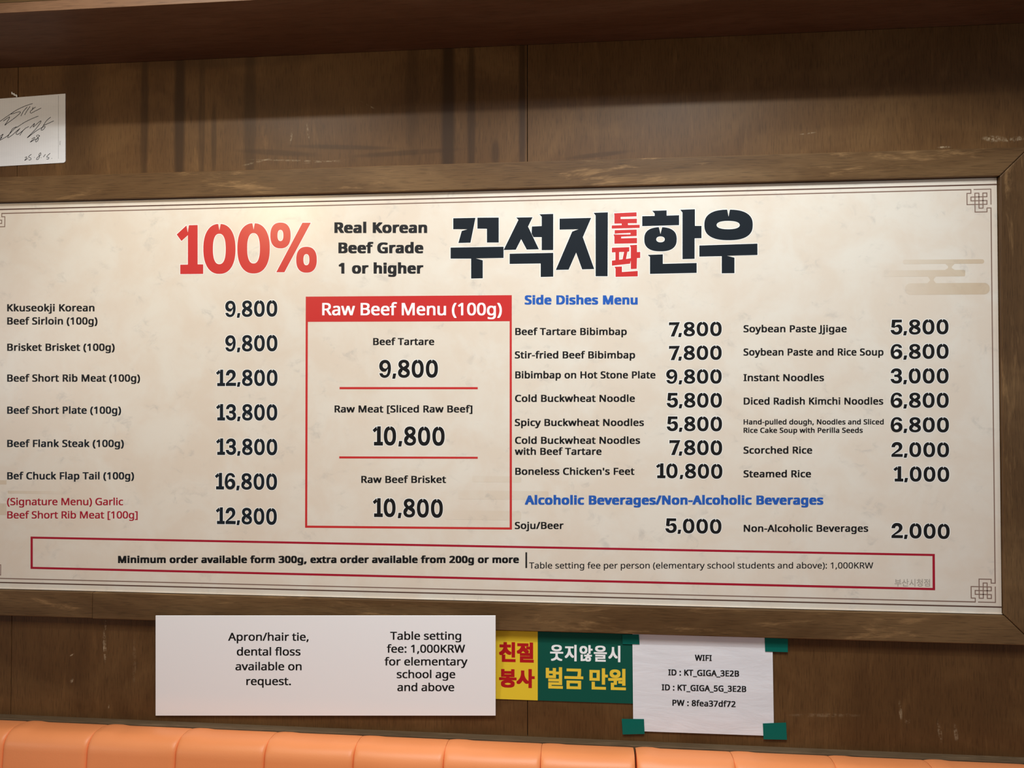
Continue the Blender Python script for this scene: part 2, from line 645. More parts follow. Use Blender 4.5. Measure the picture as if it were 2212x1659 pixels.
FIVE = wide(path([(235, 178), (427, 178), (427, 230), (302, 232), (290, 305), (310, 278, 345, 268, 360, 268), (410, 268, 438, 305, 438, 360),
                  (438, 420, 390, 462, 320, 462), (255, 462, 212, 425, 207, 370), (275, 370), (282, 395, 300, 408, 322, 408),
                  (350, 408, 368, 390, 368, 362), (368, 335, 350, 318, 325, 318), (305, 318, 290, 325, 283, 335), (222, 322)], 207, 462, 286))
SEVEN = wide(path([(395, 228), (608, 226), (500, 498), (428, 498), (508, 310), (522, 290, 535, 284, 545, 280), (420, 280), (395, 290)], 395, 498, 276))
TWO = wide(path([(212, 880), (280, 880), (283, 855, 295, 840, 315, 840), (340, 840, 350, 858, 350, 878), (350, 900, 335, 915, 310, 935), (212, 1012),
                 (212, 1055), (424, 1055), (426, 996), (418, 1001), (270, 1000), (330, 972, 418, 930, 418, 870), (418, 815, 380, 783, 315, 783), (255, 783, 215, 820, 212, 880)], 212, 1057, 274))
THREE = wide(path([(210, 1185), (275, 1185), (278, 1160, 295, 1150, 320, 1150), (345, 1150, 358, 1163, 358, 1182), (358, 1203, 340, 1213, 310, 1213), (280, 1213),
                   (280, 1258), (312, 1258), (345, 1258, 365, 1272, 365, 1295), (365, 1318, 348, 1328, 322, 1328), (292, 1328, 275, 1315, 272, 1293), (207, 1293),
                   (210, 1345, 255, 1382, 325, 1382), (392, 1382, 435, 1345, 435, 1297), (435, 1262, 418, 1243, 392, 1233), (415, 1222, 428, 1203, 428, 1178),
                   (428, 1128, 388, 1095, 322, 1095), (258, 1095, 215, 1130, 210, 1185)], 207, 1382, 287))
ONE = path([(140, 368), (278, 240), (296, 340), (312, 237), (436, 234), (436, 787), (514, 787), (514, 922), (190, 922), (190, 790), (298, 790), (298, 378), (208, 460)], 140, 922, 688)
EIGHT_TOP = [(0.29, 0.600), (0.33, 0.625)] + [(0.315 + 0.112 * math.cos(t), 0.735 + 0.100 * math.sin(t)) for t in [math.radians(a) for a in range(-40, 226, 14)]]
EIGHT_LOW = [(0.26, 0.425), (0.245, 0.395)] + [(0.318 + 0.142 * math.cos(t), 0.258 + 0.098 * math.sin(t)) for t in [math.radians(a) for a in range(128, 420, 14)]]
GLYPH = {
    '0': ([[ring(0, .643, 1, 0, 2.35, 40, (.028, .115)), ring(.183, .460, .81, .19, 2.35, 28)]], .75),
    '1': ([[ONE]], .585),
    '2': ([[TWO]], .66), '3': ([[THREE]], .675), '5': ([[FIVE]], .675), '7': ([[SEVEN]], .51),
    '6': ([[[(.627 - x, 1 - y) for x, y in NINE], [(.627 - x, 1 - y) for x, y in NINE_EYE]]], .672),
    '8': ([[ring(.022, .605, 1, .475, 2.15, 34), EIGHT_TOP], [ring(0, .633, .565, 0, 2.2, 34), EIGHT_LOW]], .724),
    '9': ([[NINE, NINE_EYE]], .69),
    ',': ([[[(.045, .245), (.217, .245), (.16, -.045), (.0, -.045)]]], .303),
}


def price(text, x0, x1, top, base, mat, plane, parent, halo=True):
    """a price in the heavy numerals; it keeps to the board's own horizontal"""
    g, pen = [], 0.0
    for ch in text:
        groups, adv = GLYPH[ch]
        for cs in groups:
            g += grouped([[(x + pen, y) for x, y in c] for c in cs])
        pen += adv
    xs = [p[0] for a, _ in g for p in a]
    sx, sy, mx = (x1 - x0) / (max(xs) - min(xs)), base - top, min(xs)
    slope = (base - 860) / 17250.0

    def tr(p):
        dx = (p[0] - mx) * sx
        return (x0 + dx, -(base + slope * (dx - (x1 - x0) * 0.7)) + p[1] * sy)
    g = [([tr(p) for p in a], [[tr(p) for p in h] for h in hs]) for a, hs in g]
    o = ink('price', g, mat, plane, 0.0005, parent)
    if halo:
        ink('outline', [(grow(a, 1.2, 1.2), [grow(h, 1.0, 1.0) for h in hs]) for a, hs in g], HALO, plane, 0.0003, o)
    return o


def stroke(name, lines, width, mat, plane, off, parent):
    """handwriting: each list of pixel points becomes a smooth ribbon of ink"""
    verts, faces = [], []
    for pts in lines:
        if len(pts) == 1:
            x, y = pts[0]
            pts = [(x - .3, y), (x + .3, y)]
        sm = []
        for i in range(len(pts) - 1):
            p0, p1, p2, p3 = pts[max(i - 1, 0)], pts[i], pts[i + 1], pts[min(i + 2, len(pts) - 1)]
            for k in range(5):
                t = k / 5
                sm.append(tuple(0.5 * (2 * b + (c - a) * t + (2 * a - 5 * b + 4 * c - d) * t * t + (3 * b - a - 3 * c + d) * t ** 3)
                                for a, b, c, d in zip(p0, p1, p2, p3)))
        sm.append(pts[-1])
        base = len(verts)
        for i, p in enumerate(sm):
            a, b = sm[max(i - 1, 0)], sm[min(i + 1, len(sm) - 1)]
            d = (b[0] - a[0], b[1] - a[1])
            l = math.hypot(*d) or 1
            nx, ny = -d[1] / l * width / 2, d[0] / l * width / 2
            verts += [plane.at(p[0] + nx, p[1] + ny, off), plane.at(p[0] - nx, p[1] - ny, off)]
            if i:
                k = base + 2 * i
                faces.append((k - 2, k - 1, k + 1, k))
    return link(name, verts, faces, mat, parent)


# ------------------------------------------------------------------ the room: wall, soffit, ledge, floor
Y_FRAME, Y_BOARD = -0.018, -0.008
SEAM_A, SEAM_B = at(31, 860).x, at(1139.5, 860).x
STEP = SEAM_B - SEAM_A
Z_SOFFIT = at(1139, 97).z
Z_LEDGE = at(1266, 1596).z
X_L, X_R = SEAM_A - STEP, SEAM_B + 2 * STEP

# frame opening and rails (front plane of the frame)
OT = at(1106, 410, Y_BOARD).z          # top of the opening
OB = at(1106, 1300.5, Y_BOARD).z       # bottom of the opening
OR = at(2166, 860, Y_FRAME).x          # right side
OL = at(-56, 860, Y_FRAME).x           # left side, outside the picture
RW = 0.0575                            # width of a rail

wall = structure(box('wall_back', X_L, X_R, 0.010, 0.10, 0.0, 3.0, M_BACKING, None, 0))
wall['label'] = 'dark wall behind the stained plywood panels'
xs = [X_L, SEAM_A, SEAM_B, SEAM_B + STEP, X_R]
GAP = 0.0007
for i in range(4):
    for z0, z1 in ((OT + RW - 0.02, Z_SOFFIT), (Z_LEDGE - 0.03, OB - RW + 0.02)):
        box('panel', xs[i] + GAP, xs[i + 1] - GAP, 0.0, 0.0099, z0, z1, M_PANEL, wall, 0.0006)

for x0, x1 in ((X_L, OL - RW + 0.02), (OR + RW - 0.02, X_R)):      # the panels that carry on beside the framed menu
    cuts = [x0] + [x for x in xs if x0 < x < x1] + [x1]
    for a, b in zip(cuts, cuts[1:]):
        box('panel', a + GAP, b - GAP, 0.0, 0.0099, OB - RW + 0.0205, OT + RW - 0.0205, M_PANEL, wall, 0.0006)

# soffit: boards under a box that runs along the top of the wall
d = ray(280, 14)
k = (Z_SOFFIT - CAM.z) / d.z
Y_SOF = (CAM + d * k).y
MX = at(2072, 55).x
th = 0.02
sof = structure(box('trim_1', X_L, MX + 1.1, Y_SOF, Y_SOF + 0.03, Z_SOFFIT + th, 3.0, M_FASCIA, None, 0.002), 'brown fascia board of the box above the wall')
zc = Z_SOFFIT
mit = 0.0009
dy = -Y_SOF
lo = [(X_L, Y_SOF, zc), (X_L, 0.0, zc), (MX - mit, 0.0, zc), (MX + dy - mit, Y_SOF, zc)]
slab('soffit_board', lo, [(x, y, z + th) for x, y, z in lo], M_SOFFIT, sof, 0.0006)
lo = [(MX + mit, 0.0, zc), (X_R, 0.0, zc), (X_R, Y_SOF - 0.0, zc), (MX + dy + mit, Y_SOF, zc)]
slab('soffit_board', lo, [(x, y, z + th) for x, y, z in lo], M_SOFFIT, sof, 0.0006)

ledge = structure(box('trim_2', X_L, X_R, -0.022, 0.0099, Z_LEDGE - 0.05, Z_LEDGE, M_LEDGE, None, 0.0015), 'narrow brown wooden ledge along the top of the orange benches')
floor = structure(box('floor', X_L, X_R, -3.6, 0.10, -0.05, 0.0, M_FLOOR, None, 0))

# ------------------------------------------------------------------ the wooden frame round the menu
mb = thing('menu_board', ((OL + OR) / 2, 0.0, OB - RW), 'long cream menu board with prices and black title in a worn wooden frame', 'menu board')
e = 0.0006


def rail(name, pts, mat):
    """pts: four corners (x, z) anticlockwise seen from the room"""
    f = [(x, Y_FRAME, z) for x, z in pts]
    b = [(x, 0.0, z) for x, z in pts]
    return slab(name, f, b, mat, mb, 0.0018)


rail('frame_rail', [(OL + e, OT), (OR - e, OT), (OR + RW - e, OT + RW), (OL - RW + e, OT + RW)], M_FRAME)
XJ = at(199, 1314, Y_FRAME).x          # the lower rail is pieced together here
rail('frame_rail', [(OL - RW + e, OB - RW), (XJ - 0.0003, OB - RW), (XJ - 0.0003, OB), (OL + e, OB)], M_FRAME)
rail('frame_rail', [(XJ + 0.0003, OB - RW - 0.0012), (OR + RW - e, OB - RW), (OR - e, OB), (XJ + 0.0003, OB)], M_FRAME)
rail('frame_stile', [(OR, OB + e), (OR + RW, OB - RW + e), (OR + RW, OT + RW - e), (OR, OT - e)], M_STILE)
rail('frame_stile', [(OL - RW, OB - RW + e), (OL, OB + e), (OL, OT - e), (OL - RW, OT + RW - e)], M_STILE)

# ------------------------------------------------------------------ the menu board
BP = wall_plane(Y_BOARD)
BR = at(2158.8, 860, Y_BOARD).x
BL = OL + 0.004
box('panel', BL, BR, Y_BOARD, 0.0095, OB + 0.0008, OT - 0.0008, M_BOARD, mb, 0.0006)
box('lower_edge', BL, BR, Y_BOARD - 0.0022, Y_BOARD - 0.00005, OB + 0.0009, OB + 0.0026, M_BOARD, mb, 0.0004)

# border lines and corner knots, laid out on the board itself in metres
def bar(name, x0, x1, z0, z1, mat, parent, off=0.00012):
    y = Y_BOARD - off
    return link(name, [(x0, y, z0), (x1, y, z0), (x1, y, z1), (x0, y, z1)], [(0, 1, 2, 3)], mat, parent)


K = 0.0077                     # module of the corner knot
LW = 0.0023
x_in = BR - 0.0115             # inner border line at the right
for zt, s in ((OT, -1), (OB, 1)):
    z1 = zt + s * 0.0148
    z2 = zt + s * 0.0240
    bar('border_line', BL, BR, z1 - 0.0014, z1 + 0.0014, LINE_DARK, mb)
    bar('border_line', BL + 0.0505, BR - 0.0505, z2 - 0.0012, z2 + 0.0012, LINE_SOFT, mb)


def knot(xe, zt, sx, sz):
    """endless-knot corner ornament: xe, zt the board's corner, sx, sz point into the board"""
    o = None
    segs = []

    def pt(i, j):          # i modules in from the inner side line, j modules in from the inner top line
        return (xe + sx * (0.0120 + i * K), zt + sz * (0.0240 + j * K))

    def seg(a, b):
        segs.append((pt(*a), pt(*b)))
    seg((0, 0), (4.2, 0)); seg((0, 0), (0, 4.0))                      # short corner lines
    seg((5, 0), (5, 1)); seg((5, 1), (6, 1)); seg((6, 1), (6, 4)); seg((6, 4), (1, 4)); seg((1, 4), (1, 3)); seg((1, 3), (5, 3))
    seg((5, 3), (5, 2)); seg((5, 2), (1, 2)); seg((1, 2), (1, 1)); seg((1, 1), (2, 1)); seg((2, 1), (2, 5)); seg((2, 5), (3, 5)); seg((3, 5), (3, 1))
    seg((3, 1), (4, 1)); seg((4, 1), (4, 6)); seg((4, 6), (1, 6)); seg((1, 6), (1, 5)); seg((1, 5), (0, 5))
    verts, faces = [], []
    h = LW * 0.42
    for a, b in segs:
        x0, x1 = sorted((a[0], b[0])); z0, z1 = sorted((a[1], b[1]))
        n = len(verts)
        y = Y_BOARD - 0.00012 - (n % 5) * 4e-6
        verts += [(x0 - h, y, z0 - h), (x1 + h, y, z0 - h), (x1 + h, y, z1 + h), (x0 - h, y, z1 + h)]
        faces.append((n, n + 1, n + 2, n + 3))
    return link('corner_knot', verts, faces, LINE_SOFT, mb)


knot(BR, OT, -1, -1)
knot(BR, OB, -1, 1)
knot(BL, OT, 1, -1)
knot(BL, OB, 1, 1)
bar('border_line', BR - 0.0132, BR - 0.0110, OB + 0.0240 + 5 * K, OT - 0.0240 - 5 * K, LINE_SOFT, mb)
bar('border_line', BL + 0.0110, BL + 0.0132, OB + 0.0240 + 5 * K, OT - 0.0240 - 5 * K, LINE_SOFT, mb)

# pale printed clouds
TAN = (0.83, 0.75, 0.64)


def cloud(shapes, fade_px, amount=1.0):
    m = paper_print('cloud_print', TAN, (at(fade_px[0], 860, Y_BOARD).x, at(fade_px[1], 860, Y_BOARD).x), amount)
    return polys('cloud_print', shapes, m, BP, 0.0002, mb)


def pill(x0, x1, y0, y1, r, slope=-0.006):
    out = []
    for cx, cy, a0 in ((x1 - r, y0 + r, -90), (x1 - r, y1 - r, 0), (x0 + r, y1 - r, 90), (x0 + r, y0 + r, 180)):
        for k in range(6):
            a = math.radians(a0 + 18 * k)
            x = cx + r * math.cos(a)
            out.append((x, cy + r * math.sin(a) + slope * (x - x0)))
    return out


cloud([pill(1950, 2126, 561, 570.5, 4.5), pill(1905, 2085, 584, 598, 3), pill(1955, 2138, 612, 637, 12),
       [(2042, 570), (2062, 570), (2056, 576), (2056, 579), (2064, 584), (2040, 584), (2048, 579), (2048, 575)],
       [(2004, 597), (2022, 597), (2017, 603), (2017, 606), (2022, 612), (2003, 612), (2009, 606), (2008, 602)]], (1900, 2080))
cloud([pill(-40, 14, 1037, 1046, 1, 0.01), pill(-40, 14, 1087, 1112, 1, 0.01), pill(17, 140, 1060, 1066, 1, 0.012)], (150, 10), 0.8)
cloud([pill(1020, 1126, 1028, 1041, 3, 0.012), pill(990, 1185, 1059, 1078, 3, 0.012), pill(960, 1126, 1102, 1122, 6, 0.012)], (930, 1200), 0.45)

# red box of the raw beef menu
rb = poly('red_header', [(660.5, 640.8), (1105.5, 637.6), (1105.5, 693.8), (660.3, 695.2)], RED, BP, 0.0003, mb)
poly('red_border', [(660.3, 695), (665, 695), (663.6, 1135.3), (659, 1135.3)], RED, BP, 0.0003, mb)
poly('red_border', [(1101, 694), (1105.5, 694), (1105.8, 1139.5), (1101, 1139.3)], RED, BP, 0.0003, mb)
poly('red_border', [(659, 1135.3), (1105.8, 1139.4), (1105.8, 1144), (659, 1140)], RED, BP, 0.0003, mb)
poly('red_rule', [(733.5, 836), (1032, 836.2), (1032, 840.8), (733.5, 840.8)], RED, BP, 0.0003, mb)
poly('red_rule', [(732.8, 985.8), (1032, 986.7), (1032, 991), (732.8, 990.3)], RED, BP, 0.0003, mb)
# long red box at the foot of the board
poly('red_border', [(66, 1159), (2019.4, 1196.6), (2019.4, 1201.2), (66, 1163.4)], CRIMSON, BP, 0.0003, mb)
poly('red_border', [(66, 1224.3), (2020, 1270.2), (2020, 1275), (66, 1228.8)], CRIMSON, BP, 0.0003, mb)
poly('red_border', [(66, 1163.3), (70.8, 1163.3), (70.8, 1224.6), (66, 1224.4)], CRIMSON, BP, 0.0003, mb)
poly('red_border', [(2014.2, 1201), (2019.4, 1201.1), (2020, 1270.3), (2014.6, 1270.2)], CRIMSON, BP, 0.0003, mb)
poly('divider', [(1135, 1193), (1138.6, 1193), (1138.6, 1227), (1135, 1227)], INK, BP, 0.0004, mb)

# 100 % in red
def zoomed(pts, x, y, s):
    return [(x + a / s, y + b / s) for a, b in pts]


Z1 = lambda p: zoomed(p, 360, 450, 6.506)
tag(polys('title_numerals', [
    Z1([(140, 368), (278, 240), (296, 340), (312, 237), (436, 234), (436, 787), (514, 787), (514, 922), (190, 925), (190, 792), (298, 790), (298, 378), (208, 460)]),
    [Z1(ring(515, 968, 218, 922, 2.3, 60, (17, 92))), Z1(ring(650, 830, 357, 785, 2.4, 40))],
    [Z1(ring(993, 1450, 208, 916, 2.3, 60, (17, 92))), Z1(ring(1132, 1310, 348, 775, 2.4, 40))],
    [Z1(ring(1457, 1743, 200, 563, 2.4, 48)), Z1(ring(1558, 1640, 303, 460, 2.4, 32))],
    [Z1(ring(1820, 2110, 540, 905, 2.4, 48)), Z1(ring(1922, 2005, 643, 800, 2.4, 32))],
    Z1([(1908, 203), (2026, 203), (1655, 898), (1540, 898)])], RED, BP, 0.0005, mb, HALO, 1.2), 'large red 100% title')

# the black title with its two small red syllables
Z2 = lambda p: zoomed(p, 960, 430, 3.16)
BLACK_SYLLABLES = (
    ([(60, 131), (212, 128), (178, 298), (95, 300), (118, 218), (157, 206), (60, 206)],
     [(225, 127), (371, 126), (371, 297), (290, 297), (290, 203), (225, 202)],
     [(42, 331), (404, 325), (404, 402), (215, 405), (262, 418), (262, 541), (182, 543), (182, 407), (42, 407)]),
    ([(490, 126), (602, 124), (571, 188), (645, 343), (562, 345), (524, 274), (487, 346), (404, 348), (505, 142)],
     [(648, 104), (743, 101), (743, 348), (664, 349), (664, 260), (608, 260), (595, 236), (597, 187), (664, 184), (664, 120)],
     [(445, 373), (743, 367), (743, 530), (657, 532), (657, 440), (445, 443)]),
    ([(786, 134), (1002, 128), (945, 260), (1023, 478), (940, 480), (899, 366), (848, 482), (760, 484), (872, 222), (915, 206), (786, 209)],
     [(1018, 94), (1116, 90), (1114, 527), (1032, 527), (1032, 112)]),
    ([(1418, 80), (1517, 77), (1517, 113), (1602, 110), (1602, 178), (1350, 185), (1350, 117), (1435, 115), (1435, 98)],
     [(1610, 73), (1710, 69), (1710, 183), (1755, 183), (1755, 267), (1708, 268), (1708, 408), (1625, 410), (1625, 92)],
     [(1387, 381), (1491, 377), (1491, 442), (1722, 436), (1722, 504), (1403, 511), (1403, 395)],
     [ring(1364, 1586, 192, 357, 2.5, 50, (11, 46)), ring(1446, 1504, 255, 295, 2.2, 24)]),
    ([(1740, 317), (2137, 304), (2137, 382), (1930, 387), (1980, 400), (1980, 506), (1893, 507), (1893, 390), (1740, 393)],
     [ring(1774, 2105, 72, 281, 2.5, 60, (9, 48)), ring(1858, 2016, 149, 206, 2.3, 32)]))
RED_SYLLABLES = (
    ([(1158, 97), (1312, 90), (1312, 118), (1203, 122), (1203, 136), (1314, 134), (1314, 165), (1253, 165), (1253, 177), (1333, 175), (1333, 197), (1142, 202),
      (1142, 180), (1210, 178), (1210, 167), (1160, 168), (1160, 112)],
     [(1162, 212), (1313, 208), (1313, 252), (1207, 257), (1207, 268), (1315, 265), (1315, 302), (1160, 305), (1160, 256), (1153, 242), (1270, 241), (1270, 231), (1162, 236)]),
    ([[(1143, 332), (1262, 328), (1262, 358), (1249, 360), (1240, 409), (1275, 403), (1268, 441), (1143, 455), (1143, 420), (1167, 417), (1167, 363), (1143, 365)],
      [(1193, 362), (1226, 361), (1216, 411), (1193, 414)]],
     [(1265, 315), (1315, 312), (1315, 362), (1337, 360), (1337, 402), (1315, 403), (1313, 476), (1272, 478), (1272, 330)],
     [(1160, 462), (1212, 460), (1212, 498), (1320, 490), (1320, 528), (1168, 531), (1168, 475)]))
for syllables, m, lab in ((BLACK_SYLLABLES, NAVY, 'large black Korean syllable'), (RED_SYLLABLES, RED, 'small red Korean syllable')):
    for shapes in syllables:
        tag(polys('title_syllable', [[Z2(c) for c in q] if isinstance(q[0], list) else Z2(q) for q in shapes], m, BP, 0.0005, mb, HALO, 1.2), lab)

# lettering on the board
for s, a, b, y in (('Real Korean', 722.3, 922.7, 503.3), ('Beef Grade', 731, 914.5, 547), ('1 or higher', 731.5, 914.5, 591)):
    write('title_text', s, a, b, y, 23.1, CHARCOAL, BP, mb, 'extrabold')
for s, a, b, y in (('Kkuseokji Korean', 15.5, 204, 672.6), ('Beef Sirloin (100g)', 15.5, 210.5, 701.1), ('Brisket Brisket (100g)', 15.5, 247.7, 757.9),
                   ('Beef Short Rib Meat (100g)', 15.5, 302.5, 824.5), ('Beef Short Plate (100g)', 15.5, 261.5, 893.8),
                   ('Beef Flank Steak (100g)', 15.5, 267.5, 965.7), ('Bef Chuck Flap Tail (100g)', 15.5, 289.5, 1035.6)):
    write('dish_name', s, a, b, y, 15.6, INK if y < 850 else NAVY, BP, mb)
for s, a, b, y in (('(Signature Menu) Garlic', 15, 266, 1091.3), ('Beef Short Rib Meat [100g]', 15.5, 297.3, 1120)):
    tag(write('dish_name', s, a, b, y, 15.6, CRIMSON, BP, mb, 'demi'), 'crimson dish name')
tag(write('heading', 'Raw Beef Menu (100g)', 696, 1084, 681, 26.6, WHITE, BP, mb, 'demi', 0.0006), 'white heading on a red band')
for s, a, b, y in (('Beef Tartare', 806, 938, 745.4), ('Raw Meat [Sliced Raw Beef]', 722.7, 1020.5, 891), ('Raw Beef Brisket', 780.4, 963.5, 1043.2),
                   ('Beef Tartare Bibimbap', 1113, 1354, 723.7), ('Stir-fried Beef Bibimbap', 1112, 1372, 774.2), ('Bibimbap on Hot Stone Plate', 1113, 1416, 817.4),
                   ('Cold Buckwheat Noodle', 1112.5, 1371.5, 868.1), ('Spicy Buckwheat Noodles', 1112, 1391, 920.2), ('Cold Buckwheat Noodles', 1112.5, 1382.7, 958.7),
                   ('with Beef Tartare', 1112, 1299.5, 982.6), ("Boneless Chicken's Feet", 1113, 1370.5, 1025.7),
                   ('Soybean Paste Jjigae', 1606, 1829, 717.7), ('Soybean Paste and Rice Soup', 1606, 1908.5, 768), ('Instant Noodles', 1606, 1780, 823.3),
                   ('Diced Radish Kimchi Noodles', 1606.5, 1908, 874), ('Scorched Rice', 1606, 1754.5, 979.9), ('Steamed Rice', 1606, 1752, 1031.1),
                   ('Soju/Beer', 1112, 1217.5, 1142.7), ('Non-Alcoholic Beverages', 1606.5, 1875.5, 1148.8)):
    write('dish_name', s, a, b, y, 15.2, INK, BP, mb)
for s, b, y in (('Hand-pulled dough, Noodles and Sliced', 1909, 916.9), ('Rice Cake Soup with Perilla Seeds', 1863.7, 935)):
    write('dish_name', s, 1606.3, b, y, 11.1, INK, BP, mb)
tag(write('heading', 'Side Dishes Menu', 1133.3, 1377.5, 657.8, 19.8, BLUE, BP, mb, 'extrabold'), 'blue heading')
tag(write('heading', 'Alcoholic Beverages/Non-Alcoholic Beverages', 1133.7, 1778.5, 1090.2, 19.9, BLUE, BP, mb, 'extrabold'), 'long blue heading')
write('footnote', 'Minimum order available form 300g, extra order available from 200g or more', 254.9, 1121, 1216.3, 15.5, INK, BP, mb, 'extrabold')
write('footnote', 'Table setting fee per person (elementary school students and above): 1,000KRW', 1143, 1886.4, 1228, 13.1, INK, BP, mb, 'medium')
tag(write('branch_name', '부산시청점', 1932.5, 2009, 0, 0, FAINT, BP, mb, 'medium', font=HANGUL, box_y=(1250.5, 1267)), 'faint grey branch name')

for s, a, b, t, y in (('9,800', 486.4, 599, 648.6, 684.4), ('9,800', 486.4, 599.3, 723.4, 759.2), ('12,800', 466.5, 599.5, 798.2, 834), ('13,800', 466.6, 599, 872.8, 908.6),
                      ('13,800', 466.6, 599, 947.4, 983.4), ('16,800', 464, 598.5, 1022.2, 1058.3), ('12,800', 466, 598, 1097, 1133.5)):
    price(s, a, b, t, y, NAVY, BP, mb)
for s, a, b, t, y in (('9,800', 819, 946, 776.8, 816.2), ('10,800', 804.7, 960.5, 921.3, 963), ('10,800', 805, 956.7, 1077.3, 1118.3),
                      ('7,800', 1445, 1559, 694.9, 726.4), ('7,800', 1445, 1559, 746.2, 777.6), ('9,800', 1439, 1559, 797.4, 829), ('5,800', 1440, 1559.5, 848.4, 880.8),
                      ('5,800', 1440, 1559.7, 899.5, 931.8), ('7,800', 1446, 1560, 950.6, 983.5), ('10,800', 1416.8, 1560.5, 1001.6, 1034), ('5,000', 1437, 1558.5, 1120.6, 1152.8),
                      ('5,800', 1923.6, 2049, 689.6, 722.6), ('6,800', 1923.8, 2049.2, 742.6, 775.4), ('3,000', 1923.6, 2049.2, 795.3, 828.6), ('6,800', 1923.8, 2049.5, 848, 881.2),
                      ('6,800', 1923.9, 2050, 901.1, 934.2), ('2,000', 1925.5, 2050.2, 955.2, 987.8), ('1,000', 1929.7, 2050.6, 1007.8, 1041), ('2,000', 1925.6, 2051.5, 1130.8, 1164)):
    price(s, a, b, t, y, INK, BP, mb)

# ------------------------------------------------------------------ white card leaning over the frame's lower rail
zt, zb = at(700, 1330, -0.02).z, at(700, 1546, -0.02).z
yt, yb = -0.0265, -0.0065
CP = Plane((0, yt, zt), (0, -(zt - zb), (yt - yb)))
if CP.n.y > 0:
    CP.n.negate()
cc = [(336, 1546), (1070.5, 1546), (1070.5, 1330), (336, 1330)]
card = thing('notice_card', CP.at(703, 1546), 'plain white notice card with two blocks of black text hung under the menu', 'sign')
slab('card', [CP.at(x, y, 0) for x, y in cc], [CP.at(x, y, 0) - CP.n * 0.002 for x, y in cc], M_CARD, card, 0.0003)
for s, a, b, y in (('Apron/hair tie,', 492.7, 666.7, 1384.2), ('dental floss', 511.5, 649.2, 1416.1), ('available on', 508.5, 651.5, 1448), ('request.', 532, 628.5, 1480)):
    write('notice_text', s, a, b, y, 17.3, INK, CP, card, 'demi', 0.0003)
for s, a, b, y in (('Table setting', 842.9, 996.3, 1382), ('fee: 1,000KRW', 835.5, 1004.8, 1409.9), ('for elementary', 830.5, 1010, 1437.5), ('school age', 857, 983.5, 1465), ('and above', 858.2, 981.2, 1493)):
    write('notice_text', s, a, b, y, 17.2, INK, CP, card, 'demi', 0.0003)

# ------------------------------------------------------------------ yellow and green plate
SP = wall_plane(-0.002)
pl = thing('slogan_plate', SP.at(1200, 1515), 'yellow and green plastic plate with red, white and yellow Korean slogans', 'sign')


def plate(name, pts, mat, parent, plane, t):
    return slab(name, [plane.at(x, y) for x, y in pts], [plane.at(x, y) - plane.n * t for x, y in pts], mat, parent, 0.0)


plate('yellow_panel', [(1010, 1507.6), (1161.6, 1513), (1161.6, 1364.4), (1010, 1360.4)], M_YELLOW, pl, SP, 0.002)
plate('green_panel', [(1161.9, 1513), (1371, 1520.2), (1371, 1369.6), (1161.9, 1364.4)], M_GREEN, pl, SP, 0.002)
KO = dict(font=HANGUL, off=0.0003)
write('slogan', '친절', 1078, 1153, 0, 0, RINK, SP, pl, 'heavy', base_r=1431.5, box_y=(1386.5, 1430), **KO)
write('slogan', '봉사', 1078, 1155, 0, 0, RINK, SP, pl, 'heavy', base_r=1486.5, box_y=(1444, 1485), **KO)
write('slogan', '웃지않을시', 1188.3, 1340, 0, 0, WHITE, SP, pl, 'semibold', base_r=1430.5, box_y=(1392, 1427.5), **KO)
write('slogan', '벌금 만원', 1179, 1352, 0, 0, YINK, SP, pl, 'bold', base_r=1491.5, box_y=(1440.5, 1487), **KO)

# ------------------------------------------------------------------ taped paper notice
PP = wall_plane(-0.0034)
pn = thing('paper_notice', PP.at(1520, 1585), 'white paper notice with four printed lines stuck up with green tape', 'notice')
N = 14
tl, tr_, br_, bl_ = (1366, 1368.5), (1668.5, 1377.5), (1672, 1590), (1368, 1579)
verts, faces = [], []
rnd = random.Random(4)
for j in range(N + 1):
    for i in range(N + 1):
        u, v = i / N, j / N
        x = (tl[0] * (1 - u) + tr_[0] * u) * (1 - v) + (bl_[0] * (1 - u) + br_[0] * u) * v
        y = (tl[1] * (1 - u) + tr_[1] * u) * (1 - v) + (bl_[1] * (1 - u) + br_[1] * u) * v
        sag = 0.0005 * math.sin(9 * v + 2.2 * u) * math.sin(math.pi * v) - 0.0002
        verts.append(PP.at(x, y, -0.0003 + max(-0.0003, min(0.0002, sag))))
for j in range(N):
    for i in range(N):
        a = j * (N + 1) + i
        faces.append((a, a + N + 1, a + N + 2, a + 1))
link('sheet', verts, faces, M_PAPER, pn, True)
write('notice_text', 'WIFI', 1501, 1537.5, 1427, 12.8, INK, PP, pn, 'semibold', 0.0004, 1427.8)
write('notice_text', 'ID : KT_GIGA_3E2B', 1443.5, 1596.5, 1458.7, 12.9, INK, PP, pn, 'semibold', 0.0004, 1461.6)
write('notice_text', 'ID : KT_GIGA_5G_3E2B', 1429.5, 1612, 1491, 12.9, INK, PP, pn, 'semibold', 0.0004, 1495)
write('notice_text', 'PW : 8fea37df72', 1452.5, 1589, 1524.3, 12.9, INK, PP, pn, 'semibold', 0.0004, 1527.6)
TP = wall_plane(-0.0044)
for q in ([(1345, 1391), (1381.5, 1392), (1380, 1371), (1344, 1370.6)], [(1653, 1407.5), (1701.8, 1408.8), (1702, 1380), (1652, 1377.6)],
          [(1345, 1586.5), (1392.5, 1585.5), (1391, 1553.5), (1343, 1553)], [(1649.5, 1597), (1700, 1598), (1698, 1561), (1648, 1563)]):
    slab('tape', [TP.at(x, y) for x, y in q], [TP.at(x, y) - TP.n * 0.0006 for x, y in q], M_TAPE, pn, 0.0)

